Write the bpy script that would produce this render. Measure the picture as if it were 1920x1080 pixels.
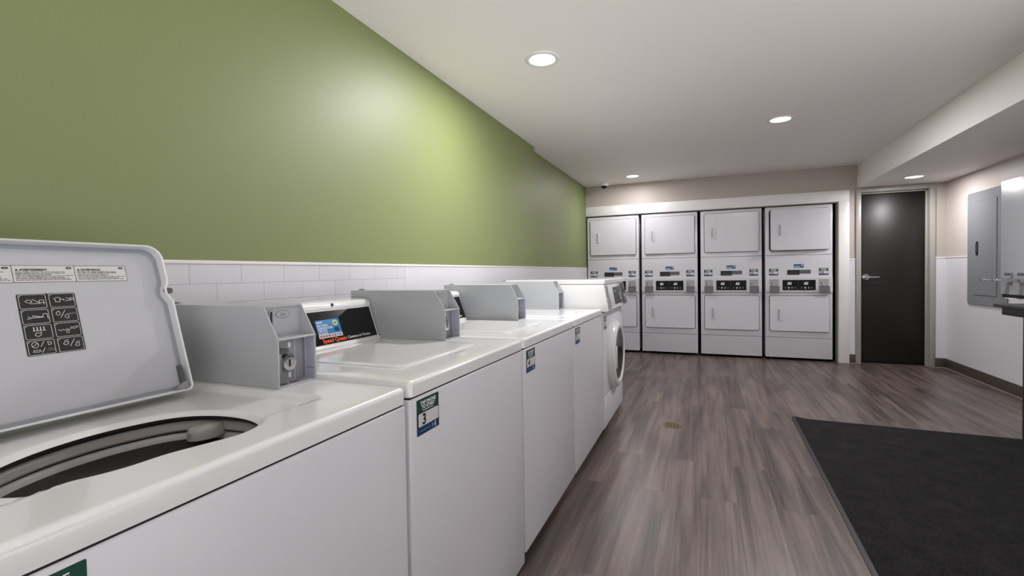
import bpy, bmesh, math, random
from mathutils import Vector, Matrix

random.seed(7)
C = bpy.context.scene.collection
S = bpy.context.scene
for o in list(bpy.data.objects):
    bpy.data.objects.remove(o)

# ------------------------------------------------------------------ camera
F_PX, CX, CY = 881.7, 960.0, 530.1
YAW, PITCH, ROLL = math.radians(-22.2034), math.radians(-1.2248), math.radians(-0.8603)
CAM = Vector((1.5039, 0.0, 1.135))
fw = Vector((math.sin(YAW), math.cos(YAW), 0)); rt = Vector((math.cos(YAW), -math.sin(YAW), 0)); up = Vector((0, 0, 1))
f2 = fw * math.cos(PITCH) + up * math.sin(PITCH); u2 = up * math.cos(PITCH) - fw * math.sin(PITCH)
r3 = rt * math.cos(ROLL) + u2 * math.sin(ROLL); u3 = u2 * math.cos(ROLL) - rt * math.sin(ROLL)
cd = bpy.data.cameras.new('camera'); cam = bpy.data.objects.new('camera', cd); C.objects.link(cam)
cam.matrix_world = Matrix(((r3.x, u3.x, -f2.x, CAM.x), (r3.y, u3.y, -f2.y, CAM.y), (r3.z, u3.z, -f2.z, CAM.z), (0, 0, 0, 1)))
cd.sensor_fit = 'HORIZONTAL'; cd.sensor_width = 36.0
cd.lens = 36.0 * F_PX / 1920.0
cd.shift_x = (960.0 - CX) / 1920.0
cd.shift_y = (CY - 540.0) / 1920.0
cd.clip_start = 0.02; cd.clip_end = 60
S.camera = cam

# ------------------------------------------------------------------ world, exposure
W = bpy.data.worlds.new('world'); S.world = W; W.use_nodes = True
bg = W.node_tree.nodes['Background']
bg.inputs[1].default_value = 1.0
_n = W.node_tree.nodes; _l = W.node_tree.links        # added fill, shaped to brighten the ceiling: strong from below, dim above
_tc = _n.new('ShaderNodeTexCoord'); _sx = _n.new('ShaderNodeSeparateXYZ'); _rp = _n.new('ShaderNodeValToRGB'); _mr = _n.new('ShaderNodeMapRange')
_mr.inputs['From Min'].default_value = -.5; _mr.inputs['From Max'].default_value = .5
_rp.color_ramp.elements[0].position = .22; _rp.color_ramp.elements[1].position = .50
WLOW, WHIGH = 4.5, .42
_rp.color_ramp.elements[0].color = (WLOW, WLOW * .985, WLOW, 1); _rp.color_ramp.elements[1].color = (WHIGH, WHIGH * .985, WHIGH, 1)
_l.new(_tc.outputs['Generated'], _sx.inputs[0]); _l.new(_sx.outputs['Z'], _mr.inputs['Value']); _l.new(_mr.outputs[0], _rp.inputs['Fac']); _l.new(_rp.outputs['Color'], bg.inputs[0])
S.view_settings.view_transform = 'Standard'; S.view_settings.look = 'None'
S.view_settings.gamma = 1.0; S.view_settings.use_curve_mapping = False
S.view_settings.exposure = 0.0
LAMP_W = 26.0
LAMP_COL = (1.0, 0.98, 0.995)

# ------------------------------------------------------------------ materials
def lin(c):
    return tuple(((v / 255) / 12.92 if v / 255 <= .04045 else ((v / 255 + .055) / 1.055) ** 2.4) for v in c) + (1,)

def mat(name, rgb, rough=.5, metal=0., spec=.5, coat=0., emit=None, es=0., bump=None):
    m = bpy.data.materials.new(name); m.use_nodes = True
    nt = m.node_tree; b = nt.nodes['Principled BSDF']
    b.inputs['Base Color'].default_value = lin(rgb); b.inputs['Roughness'].default_value = rough
    b.inputs['Metallic'].default_value = metal; b.inputs['Specular IOR Level'].default_value = spec
    b.inputs['Coat Weight'].default_value = coat; b.inputs['Coat Roughness'].default_value = .08
    if emit:
        b.inputs['Emission Color'].default_value = lin(emit); b.inputs['Emission Strength'].default_value = es
    if bump:
        sc, st = bump
        tc = nt.nodes.new('ShaderNodeTexCoord'); n = nt.nodes.new('ShaderNodeTexNoise'); bp = nt.nodes.new('ShaderNodeBump')
        n.inputs['Scale'].default_value = sc; n.inputs['Detail'].default_value = 3
        bp.inputs['Strength'].default_value = st; bp.inputs['Distance'].default_value = .002
        nt.links.new(tc.outputs['Object'], n.inputs['Vector']); nt.links.new(n.outputs['Fac'], bp.inputs['Height'])
        nt.links.new(bp.outputs['Normal'], b.inputs['Normal'])
    return m

M = dict(
    green=mat('green_paint', (117, 127, 76), .54, spec=.8, bump=(140, .05)),
    beige=mat('beige_paint', (192, 182, 178), .5, bump=(140, .05)),
    beige_shaded=mat('beige_paint_shaded', (178, 168, 160), .5, bump=(140, .05)),  # beige darkened: the far wall's shading is put into its colour
    ceil=mat('ceiling_paint', (243, 238, 235), .6, bump=(140, .05)),
    trimw=mat('white_trim', (226, 224, 223), .4),
    panelw=mat('white_wall_panel', (212, 210, 214), .32),
    base=mat('brown_vinyl', (74, 64, 58), .45),
    caulk=mat('caulk_strip', (150, 134, 126), .5),
    enamel=mat('white_enamel', (226, 226, 227), .2, coat=.6),
    enamel2=mat('white_powder_coat', (214, 213, 217), .3),
    enamel3=mat('dryer_white_enamel', (206, 205, 210), .26),
    grey=mat('light_grey_paint', (176, 179, 183), .34),
    greyin=mat('grey_box_lining', (176, 178, 192), .4),
    liner=mat('lid_liner', (182, 184, 188), .3),
    lidrim=mat('lid_rim_grey', (150, 156, 163), .35),
    seam=mat('seam_black', (18, 18, 18), .7),
    black=mat('black_gloss', (11, 12, 13), .16, spec=.35),
    blackp=mat('black_print_panel', (8, 8, 10), .4, spec=.25),
    blackm=mat('black_matt', (20, 20, 21), .5),
    tub=mat('tub_plastic', (150, 147, 142), .3),
    basket=mat('basket_enamel', (170, 166, 165), .28),
    rubber_gap=mat('rubber_and_gap_shade', (28, 27, 25), .6),
    chrome=mat('chrome', (205, 205, 208), .14, 1.0),
    steel=mat('brushed_steel', (160, 160, 162), .32, 1.0),
    dgrey=mat('dark_grey_plastic', (86, 87, 90), .4),
    mgrey=mat('mid_grey_metal', (150, 150, 153), .4),
    meter=mat('meter_face_grey', (158, 157, 159), .38),
    meterd=mat('meter_drawer_grey', (108, 108, 110), .4),
    white=mat('print_white', (232, 232, 232), .5),
    offw=mat('print_offwhite', (205, 203, 202), .5),
    ink=mat('print_black', (14, 14, 14), .5),
    inkg=mat('print_grey', (92, 92, 92), .5),
    lgreen=mat('label_green', (8, 66, 50), .4),
    lteal=mat('label_teal', (8, 52, 52), .4),
    lblue=mat('label_blue', (14, 52, 88), .4),
    sblue=mat('sticker_blue', (42, 122, 178), .4),
    sblue2=mat('sticker_pale_blue', (112, 150, 186), .4),
    yellow=mat('sticker_yellow', (206, 208, 110), .4),
    orange=mat('print_orange', (226, 88, 34), .45),
    red=mat('print_red', (190, 70, 70), .45),
    door=mat('dark_brown_door', (22, 18, 16), .42),
    frame=mat('grey_door_frame', (158, 155, 148), .38),
    panelg=mat('grey_panel_enamel', (126, 128, 132), .34),
    tablet=mat('table_laminate', (30, 30, 31), .38, spec=.35),
    brass=mat('drain_brass', (122, 104, 72), .42, .8),
    glassd=mat('door_glass_dark', (10, 10, 12), .12, spec=.25),
    lens=mat('lamp_lens', (255, 250, 244), .4, emit=(255, 248, 240), es=7.0),
    grout=mat('tile_grout', (196, 196, 200), .6),
    lightgrey=mat('recess_shade_grey', (170, 170, 172), .4),  # grey standing in for shade in the lid dent and door grips
)

def floor_material():
    m = bpy.data.materials.new('vinyl_planks'); m.use_nodes = True
    nt = m.node_tree; N = nt.nodes; L = nt.links; b = N['Principled BSDF']
    tc = N.new('ShaderNodeTexCoord')
    mp = N.new('ShaderNodeMapping'); mp.inputs['Rotation'].default_value = (0, 0, math.radians(90))
    L.new(tc.outputs['Object'], mp.inputs['Vector'])
    br = N.new('ShaderNodeTexBrick')
    br.offset = .37; br.offset_frequency = 2; br.squash = 1
    br.inputs['Scale'].default_value = 1; br.inputs['Brick Width'].default_value = 1.25; br.inputs['Row Height'].default_value = .165
    br.inputs['Mortar Size'].default_value = .0008; br.inputs['Mortar Smooth'].default_value = .1
    br.inputs['Color1'].default_value = (0, 0, 0, 1); br.inputs['Color2'].default_value = (1, 1, 1, 1); br.inputs['Mortar'].default_value = (.3, .3, .3, 1)
    L.new(mp.outputs['Vector'], br.inputs['Vector'])
    # long soft streaks along y and a cathedral grain
    def noise(scale, sx, sy, detail=4, dist=0., off=True):
        q = N.new('ShaderNodeMapping'); q.inputs['Scale'].default_value = (sx, sy, 1)
        L.new(tc.outputs['Object'], q.inputs['Vector'])
        v = q.outputs['Vector']
        if off:
            ad = N.new('ShaderNodeVectorMath'); ad.operation = 'MULTIPLY_ADD'
            ad.inputs[1].default_value = (7.3, 11.1, 3.7)
            L.new(br.outputs['Color'], ad.inputs[0]); L.new(v, ad.inputs[2]); v = ad.outputs[0]
        n = N.new('ShaderNodeTexNoise'); n.inputs['Scale'].default_value = scale; n.inputs['Detail'].default_value = detail
        n.inputs['Distortion'].default_value = dist
        L.new(v, n.inputs['Vector']); return n.outputs['Fac']
    streak = noise(1.0, 21, 1.15, 4, .55)
    grain = noise(1.0, 85, 2.2, 5, .3)
    broad = noise(1.0, 4.5, 1.3, 2, .3)
    def math_(op, a, c):
        x = N.new('ShaderNodeMath'); x.operation = op
        for i, v in enumerate((a, c)):
            if isinstance(v, (int, float)): x.inputs[i].default_value = v
            else: L.new(v, x.inputs[i])
        return x.outputs[0]
    s = math_('ADD', math_('MULTIPLY', streak, .72), math_('MULTIPLY', grain, .28))
    s = math_('ADD', s, math_('MULTIPLY', broad, .34))
    s = math_('ADD', s, math_('MULTIPLY', br.outputs['Color'], .13))
    r = N.new('ShaderNodeValToRGB')
    e = r.color_ramp.elements
    e[0].position = .50; e[0].color = lin((42, 33, 31)); e[1].position = .93; e[1].color = lin((112, 97, 92))
    k = r.color_ramp.elements.new(.70); k.color = lin((77, 65, 62))
    L.new(s, r.inputs['Fac'])
    mx = N.new('ShaderNodeMix'); mx.data_type = 'RGBA'
    L.new(br.outputs['Fac'], mx.inputs[0]); L.new(r.outputs['Color'], mx.inputs[6]); mx.inputs[7].default_value = lin((50, 41, 38))
    L.new(mx.outputs[2], b.inputs['Base Color'])
    b.inputs['Roughness'].default_value = .36
    rr = math_('ADD', math_('MULTIPLY', grain, .22), .24); b.inputs['Specular IOR Level'].default_value = .6; L.new(rr, b.inputs['Roughness'])
    bp = N.new('ShaderNodeBump'); bp.inputs['Strength'].default_value = .25; bp.inputs['Distance'].default_value = .002
    L.new(grain, bp.inputs['Height']); L.new(bp.outputs['Normal'], b.inputs['Normal'])
    return m
M['floor'] = floor_material()

def tile_material():
    m = bpy.data.materials.new('white_wall_tile'); m.use_nodes = True
    nt = m.node_tree; N = nt.nodes; L = nt.links; b = N['Principled BSDF']
    tc = N.new('ShaderNodeTexCoord'); sp = N.new('ShaderNodeSeparateXYZ'); cb = N.new('ShaderNodeCombineXYZ')
    L.new(tc.outputs['Object'], sp.inputs[0]); L.new(sp.outputs['Y'], cb.inputs['X']); L.new(sp.outputs['Z'], cb.inputs['Y'])
    mp = N.new('ShaderNodeMapping'); mp.inputs['Location'].default_value = (-.986 + .18 * 8, -1.178 + .0645 * 20, 0)
    L.new(cb.outputs[0], mp.inputs['Vector'])
    br = N.new('ShaderNodeTexBrick'); br.offset = .5; br.squash = 1
    br.inputs['Scale'].default_value = 1; br.inputs['Brick Width'].default_value = .18; br.inputs['Row Height'].default_value = .0645
    br.inputs['Mortar Size'].default_value = .0011; br.inputs['Mortar Smooth'].default_value = .2
    br.inputs['Color1'].default_value = lin((213, 213, 217)); br.inputs['Color2'].default_value = lin((209, 209, 214)); br.inputs['Mortar'].default_value = lin((176, 176, 182))
    L.new(mp.outputs[0], br.inputs['Vector']); L.new(br.outputs['Color'], b.inputs['Base Color'])
    b.inputs['Roughness'].default_value = .22
    bp = N.new('ShaderNodeBump'); bp.invert = True; bp.inputs['Strength'].default_value = .4; bp.inputs['Distance'].default_value = .001
    L.new(br.outputs['Fac'], bp.inputs['Height']); L.new(bp.outputs['Normal'], b.inputs['Normal'])
    return m
M['tile'] = tile_material()

def carpet_material():
    m = bpy.data.materials.new('charcoal_mat_pile'); m.use_nodes = True
    nt = m.node_tree; N = nt.nodes; L = nt.links; b = N['Principled BSDF']
    tc = N.new('ShaderNodeTexCoord')
    a = N.new('ShaderNodeTexNoise'); a.inputs['Scale'].default_value = 130; a.inputs['Detail'].default_value = 4; a.inputs['Roughness'].default_value = .7
    c = N.new('ShaderNodeTexNoise'); c.inputs['Scale'].default_value = 9; c.inputs['Detail'].default_value = 4
    L.new(tc.outputs['Object'], a.inputs['Vector']); L.new(tc.outputs['Object'], c.inputs['Vector'])
    x = N.new('ShaderNodeMath'); x.operation = 'MULTIPLY_ADD'; x.inputs[1].default_value = .35
    L.new(c.outputs['Fac'], x.inputs[0]); L.new(a.outputs['Fac'], x.inputs[2])
    r = N.new('ShaderNodeValToRGB'); e = r.color_ramp.elements
    e[0].position = .5; e[0].color = lin((13, 13, 14)); e[1].position = .88; e[1].color = lin((42, 41, 43))
    L.new(x.outputs[0], r.inputs['Fac']); L.new(r.outputs['Color'], b.inputs['Base Color'])
    b.inputs['Roughness'].default_value = .95; b.inputs['Specular IOR Level'].default_value = .15
    bp = N.new('ShaderNodeBump'); bp.inputs['Strength'].default_value = .7; bp.inputs['Distance'].default_value = .004
    L.new(a.outputs['Fac'], bp.inputs['Height']); L.new(bp.outputs['Normal'], b.inputs['Normal'])
    return m
M['carpet'] = carpet_material()

# ------------------------------------------------------------------ mesh helpers
def smoothstep(a, b, x):
    t = max(0., min(1., (x - a) / (b - a))); return t * t * (3 - 2 * t)

class Frame:
    """A flat face in the place: origin, right, up, outward normal."""
    def __init__(s, o, u, v):
        s.o = Vector(o); s.u = Vector(u).normalized(); s.v = Vector(v).normalized(); s.n = s.u.cross(s.v).normalized()
    def p(s, a, b, d=0.): return s.o + s.u * a + s.v * b + s.n * d

_text_cache = {}
def text_geo(txt, size, align='LEFT', bold=0.):
    k = (txt, size, align, bold)
    if k in _text_cache: return _text_cache[k]
    cu = bpy.data.curves.new('t', 'FONT'); cu.body = txt; cu.size = size; cu.align_x = align; cu.align_y = 'BOTTOM_BASELINE'
    cu.offset = bold; cu.resolution_u = 2
    o = bpy.data.objects.new('t', cu); C.objects.link(o)
    bpy.context.view_layer.update()
    me = o.evaluated_get(bpy.context.evaluated_depsgraph_get()).to_mesh()
    r = ([(v.co.x, v.co.y) for v in me.vertices], [tuple(p.vertices) for p in me.polygons])
    bpy.data.objects.remove(o); bpy.data.curves.remove(cu)
    _text_cache[k] = r
    return r

class MB:
    def __init__(s): s.v = []; s.f = []; s.m = []; s.mats = []
    def mi(s, m):
        m = M[m] if isinstance(m, str) else m
        if m not in s.mats: s.mats.append(m)
        return s.mats.index(m)
    def add(s, vs, fs, m):
        o = len(s.v); i = s.mi(m)
        s.v += [Vector(v) for v in vs]
        for f in fs: s.f.append(tuple(o + k for k in f)); s.m.append(i)
    def bm(s, b, m):
        b.verts.index_update()
        s.add([v.co.copy() for v in b.verts], [[v.index for v in f.verts] for f in b.faces], m); b.free()
    def box(s, x0, x1, y0, y1, z0, z1, m, bev=0., seg=2, vert_only=False, topless=False):
        b = bmesh.new(); bmesh.ops.create_cube(b, size=1)
        for v in b.verts:
            v.co = Vector(((x0 + x1) / 2 + v.co.x * (x1 - x0), (y0 + y1) / 2 + v.co.y * (y1 - y0), (z0 + z1) / 2 + v.co.z * (z1 - z0)))
        if bev:
            es = [e for e in b.edges if not vert_only or abs(e.verts[0].co.z - e.verts[1].co.z) > 1e-6]
            bmesh.ops.bevel(b, geom=es, offset=bev, segments=seg, profile=.5, affect='EDGES')
        if topless:
            b.normal_update(); bmesh.ops.delete(b, geom=[f for f in b.faces if f.normal.z > .95], context='FACES')
        s.bm(b, m)
    def prism(s, pts, axis, a0, a1, m, bev=0., seg=2):
        """polygon of 2-D points swept along axis: x -> (y,z), y -> (x,z), z -> (x,y)"""
        mk = {'x': lambda a, p: (a, p[0], p[1]), 'y': lambda a, p: (p[0], a, p[1]), 'z': lambda a, p: (p[0], p[1], a)}[axis]
        b = bmesh.new(); n = len(pts)
        A = [b.verts.new(mk(a0, p)) for p in pts]; B = [b.verts.new(mk(a1, p)) for p in pts]
        b.faces.new(A); b.faces.new(B[::-1])
        for i in range(n): b.faces.new((A[i], B[i], B[(i + 1) % n], A[(i + 1) % n]))
        bmesh.ops.recalc_face_normals(b, faces=b.faces[:])
        if bev: bmesh.ops.bevel(b, geom=b.edges[:], offset=bev, segments=seg, profile=.5, affect='EDGES')
        s.bm(b, m)
    def fbox(s, fr, a0, a1, b0, b1, d0, d1, m, bev=0., seg=2):
        """box laid on a frame"""
        b = bmesh.new(); bmesh.ops.create_cube(b, size=1)
        for v in b.verts:
            v.co = fr.p((a0 + a1) / 2 + v.co.x * (a1 - a0), (b0 + b1) / 2 + v.co.y * (b1 - b0), (d0 + d1) / 2 + v.co.z * (d1 - d0))
        if bev: bmesh.ops.bevel(b, geom=b.edges[:], offset=bev, segments=seg, profile=.5, affect='EDGES')
        s.bm(b, m)
    def fpoly(s, fr, pts, d0, d1, m):
        """extruded outline on a frame, from depth d0 to d1"""
        n = len(pts)
        vs = [fr.p(a, b, d0) for a, b in pts] + [fr.p(a, b, d1) for a, b in pts]
        fs = [tuple(range(n, 2 * n)), tuple(range(n - 1, -1, -1))] + [(i, (i + 1) % n, n + (i + 1) % n, n + i) for i in range(n)]
        s.add(vs, fs, m)
    def frect(s, fr, a0, a1, b0, b1, d0, d1, m, r=0., seg=5):
        s.fpoly(fr, rrect(a0, a1, b0, b1, r, seg), d0, d1, m)
    def fline(s, fr, pts, w, d0, d1, m, closed=False):
        """a printed or raised stroke along a polyline"""
        n = len(pts)
        for i in range(n if closed else n - 1):
            p, q = Vector(pts[i]), Vector(pts[(i + 1) % n]); t = (q - p)
            if t.length < 1e-7: continue
            t.normalize(); k = Vector((-t.y, t.x)) * w / 2; e = t * w / 2
            s.fpoly(fr, [tuple(p - k - e), tuple(q - k + e), tuple(q + k + e), tuple(p + k - e)], d0, d1, m)
    def ftext(s, fr, txt, a, b, size, d, m, align='LEFT', bold=0., xs=1.):
        vs, fs = text_geo(txt, size, align, bold)
        s.add([fr.p(a + x * xs, b + y, d) for x, y in vs], fs, m)
    def cyl(s, p0, p1, r0, r1, m, n=20, caps=True):
        p0, p1 = Vector(p0), Vector(p1); t = (p1 - p0).normalized()
        a = t.orthogonal().normalized(); c = t.cross(a)
        vs = [p0 + (a * math.cos(2 * math.pi * i / n) + c * math.sin(2 * math.pi * i / n)) * r0 for i in range(n)]
        vs += [p1 + (a * math.cos(2 * math.pi * i / n) + c * math.sin(2 * math.pi * i / n)) * r1 for i in range(n)]
        fs = [(i, (i + 1) % n, n + (i + 1) % n, n + i) for i in range(n)]
        if caps: fs += [tuple(range(n - 1, -1, -1)), tuple(range(n, 2 * n))]
        s.add(vs, fs, m)
    def lathe(s, o, axis, prof, m, n=48, sy=1., sz=1.):
        """prof: list of (radius, distance along axis)"""
        o = Vector(o); t = Vector(axis).normalized()
        a = Vector((0, 0, 1)) if abs(t.z) < .9 else Vector((1, 0, 0)); a = (a - t * a.dot(t)).normalized(); c = t.cross(a)
        vs = []; fs = []
        for r, h in prof:
            for i in range(n):
                g = 2 * math.pi * i / n
                vs.append(o + t * h + a * math.cos(g) * r * sz + c * math.sin(g) * r * sy)
        for k in range(len(prof) - 1):
            for i in range(n):
                j = (i + 1) % n; fs.append((k * n + i, k * n + j, (k + 1) * n + j, (k + 1) * n + i))
        s.add(vs, fs, m)
        if prof[0][0] > 1e-6 and False: pass
    def slab(s, x0, x1, y0, y1, zt, zb, rc, re, m, hole=None, hc=None, hf=None, rings=26):
        """a worktop-like slab with rolled edges; optional hole outline (star shaped about hc) and height field"""
        path = []
        def arc(cx, cy, a0):
            for k in range(9):
                a = a0 + math.pi / 2 * k / 8; path.append((cx + rc * math.cos(a), cy + rc * math.sin(a), math.cos(a), math.sin(a)))
        def line(xa, ya, xb, yb, nx, ny, k):
            for i in range(1, k): path.append((xa + (xb - xa) * i / k, ya + (yb - ya) * i / k, nx, ny))
        arc(x1 - rc, y1 - rc, 0); line(x1 - rc, y1, x0 + rc, y1, 0, 1, 34)
        arc(x0 + rc, y1 - rc, math.pi / 2); line(x0, y1 - rc, x0, y0 + rc, -1, 0, 34)
        arc(x0 + rc, y0 + rc, math.pi); line(x0 + rc, y0, x1 - rc, y0, 0, -1, 34)
        arc(x1 - rc, y0 + rc, 1.5 * math.pi); line(x1, y0 + rc, x1, y1 - rc, 1, 0, 34)
        n = len(path); hf = hf or (lambda x, y, t: 0.)
        if hc is None: hc = ((x0 + x1) / 2, (y0 + y1) / 2)
        if hole:
            pol = sorted((math.atan2(y - hc[1], x - hc[0]), math.hypot(x - hc[0], y - hc[1])) for x, y in hole)
            def hr(a):
                for i in range(len(pol)):
                    a0, r0 = pol[i - 1]; a1, r1 = pol[i]
                    if i == 0: a0 -= 2 * math.pi
                    if a0 <= a <= a1: return r0 + (r1 - r0) * (a - a0) / max(1e-9, a1 - a0)
                a0, r0 = pol[-1]; a1, r1 = pol[0]; a1 += 2 * math.pi
                return r0 + (r1 - r0) * (a - a0) / (a1 - a0)
        else: hr = lambda a: .002
        vs = []; fs = []
        for k in range(rings + 1):
            t = k / rings; tt = t * t * .6 + t * .4
            for (x, y, nx, ny) in path:
                bx, by = x - nx * re, y - ny * re
                a = math.atan2(by - hc[1], bx - hc[0]); r = hr(a)
                hx, hy = hc[0] + r * math.cos(a), hc[1] + r * math.sin(a)
                px, py = hx + (bx - hx) * tt, hy + (by - hy) * tt
                vs.append((px, py, zt + hf(px, py, math.hypot(px - hx, py - hy))))
        for k in range(1, 6):
            a = math.pi / 2 * k / 5
            for (x, y, nx, ny) in path:
                vs.append((x - nx * re * (1 - math.sin(a)), y - ny * re * (1 - math.sin(a)), zt - re * (1 - math.cos(a))))
        for (x, y, nx, ny) in path: vs.append((x, y, zb))
        for (x, y, nx, ny) in path: vs.append((x - nx * .03, y - ny * .03, zb))
        R = len(vs) // n
        for k in range(R - 1):
            for i in range(n):
                j = (i + 1) % n; fs.append((k * n + i, (k + 1) * n + i, (k + 1) * n + j, k * n + j))
        if not hole: fs.append(tuple(range(n)))
        s.add(vs, fs, m)
    def build(s, name, parent=None, org=(0, 0, 0), sharp=32):
        me = bpy.data.meshes.new(name); O = Vector(org)
        me.from_pydata([v - O for v in s.v], [], s.f)
        for m in s.mats: me.materials.append(m)
        me.polygons.foreach_set('material_index', s.m)
        me.polygons.foreach_set('use_smooth', [True] * len(s.f))
        me.update()
        me.set_sharp_from_angle(angle=math.radians(sharp))
        o = bpy.data.objects.new(name, me); C.objects.link(o)
        if parent: o.parent = parent
        else: o.location = O
        return o

def rrect(a0, a1, b0, b1, r, seg=5):
    if r <= 0: return [(a0, b0), (a1, b0), (a1, b1), (a0, b1)]
    out = []
    for cx, cy, g in ((a1 - r, b0 + r, -90), (a1 - r, b1 - r, 0), (a0 + r, b1 - r, 90), (a0 + r, b0 + r, 180)):
        for k in range(seg + 1):
            a = math.radians(g + 90 * k / seg); out.append((cx + r * math.cos(a), cy + r * math.sin(a)))
    return out

def spline(pts, k=8):
    n = len(pts); out = []
    for i in range(n):
        p0, p1, p2, p3 = (Vector(pts[(i + j) % n]) for j in (-1, 0, 1, 2))
        for q in range(k):
            t = q / k
            v = .5 * (2 * p1 + (p2 - p0) * t + (2 * p0 - 5 * p1 + 4 * p2 - p3) * t * t + (3 * p1 - p0 - 3 * p2 + p3) * t ** 3)
            out.append((v.x, v.y))
    return out

def tag(o, label=None, cat=None, group=None, kind=None):
    if label: o['label'] = label
    if cat: o['category'] = cat
    if group: o['group'] = group
    if kind: o['kind'] = kind
    return o

def thing(name, loc, label, cat, group=None):
    o = bpy.data.objects.new(name, None); C.objects.link(o); o.location = loc; o.empty_display_size = .1
    return tag(o, label, cat, group)

def struct(name, mb, sharp=32):
    return tag(mb.build(name, sharp=sharp), kind='structure')

# ------------------------------------------------------------------ dimensions of the place
YB = 6.6735            # plane of the far wall
XR = 4.0008            # right wall
ZC = 2.3404            # ceiling
ZS = 2.0706            # underside of the dropped ceiling at the right
XS = 3.1803            # its side
XF = 0.8547            # plane of the washer fronts
YJ, REC = 4.30, .0564  # where the left wall steps back
YN = -2.6              # near end of what is built
YR = 2.2               # right side left open nearer than this to let the world fill in
ALC = (-REC, 2.986, 1.914, 7.42)  # dryer alcove: left, right, height, back

# ------------------------------------------------------------------ setting
b = MB(); b.box(-.3, XR + .15, YN, 7.6, -.08, 0, 'floor'); struct('floor', b)
b = MB(); b.box(-.3, XR + .15, YN, 7.6, ZC, ZC + .1, 'ceil'); struct('ceiling', b)
b = MB(); b.box(XS, XR, YR, YB, ZS, ZC, 'ceil')
soff = struct('trim_1', b)
b = MB()
b.box(-.2, 0, YN, YJ, 0, ZC, 'green'); b.box(-.2, -REC, YJ, 7.5, 0, ZC, 'green')
struct('wall_left', b)
TZ = 1.19
b = MB()
b.box(0, .006, YN, 2.137, 0, TZ - .012, 'tile')
struct('trim_2', b)
b = MB()
b.box(0, .006, 2.1385, YJ, 0, TZ - .012, 'panelw'); b.box(-REC, -REC + .006, YJ + .001, YB, 0, TZ - .012, 'panelw')
b.box(0, .009, YN, YJ, TZ - .012, TZ, 'trimw', .002); b.box(-REC, -REC + .009, YJ + .001, YB, TZ - .012, TZ, 'trimw', .002)
struct('trim_3', b)
# far wall: pieces around the alcove and the door
DX0, DX1, DZ = 3.213, 3.852, 2.012
ax0, ax1, az, ay = ALC
b = MB()
b.box(-.2, DX0, YB, YB + .12, az, ZC, 'beige_shaded')
b.box(ax1, DX0, YB, YB + .12, 0, az, 'beige_shaded')
b.box(DX0, DX1, YB, YB + .12, DZ, ZC, 'beige_shaded')
b.box(DX1, XR + .15, YB, YB + .12, 0, ZC, 'beige_shaded')
b.box(DX0 - .05, DX1 + .05, YB + .12, YB + .16, 0, ZC, 'blackm')  # this box and next: dark backing added to block light under the door
b.box(DX0, DX1, YB + .06, YB + .12, 0, .012, 'blackm')
b.box(-.2, ax1 + .1, ay, ay + .1, 0, ZC, 'blackm'); b.box(ax1, ax1 + .1, YB + .12, ay, 0, az + .05, 'blackm')
b.box(ax0 - .05, ax1 + .1, YB + .12, ay, az, az + .05, 'blackm')
struct('wall_back', b)
b = MB()   # white casing round the dryers
b.box(ax0 + .001, 3.098, YB - .018, YB, az + .006, 2.052, 'trimw', .002)
b.box(ax1 + .006, 3.098, YB - .018, YB, 0, az + .006, 'trimw', .002)
struct('trim_4', b)
WZ = 1.238
b = MB()
b.box(3.099, 3.158, YB - .006, YB, .107, WZ - .014, 'panelw'); b.box(3.099, 3.158, YB - .010, YB, WZ - .014, WZ, 'trimw', .002)
b.box(3.905, XR, YB - .006, YB, .107, WZ - .014, 'panelw'); b.box(3.905, XR, YB - .010, YB, WZ - .014, WZ, 'trimw', .002)
b.box(XR - .006, XR, YR, YB - .007, .107, WZ - .014, 'panelw'); b.box(XR - .010, XR, YR, YB - .011, WZ - .014, WZ, 'trimw', .002)
struct('trim_5', b)
b = MB(); b.box(XR, XR + .15, YR, YB, 0, ZC, 'beige'); struct('wall_right', b)
b = MB()
b.box(XR - .010, XR, YR, YB - .011, 0, .107, 'base', .003); b.box(XR - .016, XR - .010, YR, YB - .011, 0, .006, 'caulk')
struct('baseboard_right', b)
b = MB()
b.box(3.099, 3.158, YB - .010, YB, 0, .107, 'base', .003); b.box(3.905, XR, YB - .010, YB, 0, .107, 'base', .003)
b.box(3.905, XR - .011, YB - .016, YB - .010, 0, .006, 'caulk'); b.box(3.099, 3.158, YB - .016, YB - .010, 0, .006, 'caulk')
struct('baseboard_back', b)
# door
dr = tag(bpy.data.objects.new('door_1', None), kind='structure'); C.objects.link(dr); dr.location = (3.53, YB, 0)
O = dr.location
b = MB(); b.box(DX0 + .004, DX1 - .006, YB + .07, YB + .112, .018, DZ - .022, 'door', .003)
leaf = b.build('door_leaf', dr, O)
b = MB()
for xa, xb in ((3.163, DX0), (DX1, 3.902)):
    b.box(xa, xb, YB - .020, YB + .02, 0, ZS - .012, 'frame', .003)
b.box(DX0, DX1, YB - .020, YB + .02, DZ, ZS - .012, 'frame', .003)
for xa, xb in ((DX0 - .004, DX0 + .002), (DX1 - .002, DX1 + .004)):
    b.box(xa, xb, YB, YB + .12, 0, DZ, 'frame')
b.box(DX1 - .018, DX1, YB + .045, YB + .068, 0, DZ, 'frame', .002)
b.box(DX0, DX1, YB + .0, YB + .12, DZ - .003, DZ + .004, 'frame')
b.box(DX0, DX1, YB + .045, YB + .068, DZ - .018, DZ, 'frame', .002)
b.build('door_frame', dr, O)
b = MB()
hx, hz, hy = 3.275, 1.018, YB + .07
b.lathe((hx, hy, hz), (0, -1, 0), [(.0, .018), (.022, .018), (.036, .012), (.040, .004), (.040, 0)], 'chrome', 28)
b.cyl((hx, hy - .014, hz), (hx, hy - .052, hz), .013, .013, 'chrome', 16)
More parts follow.
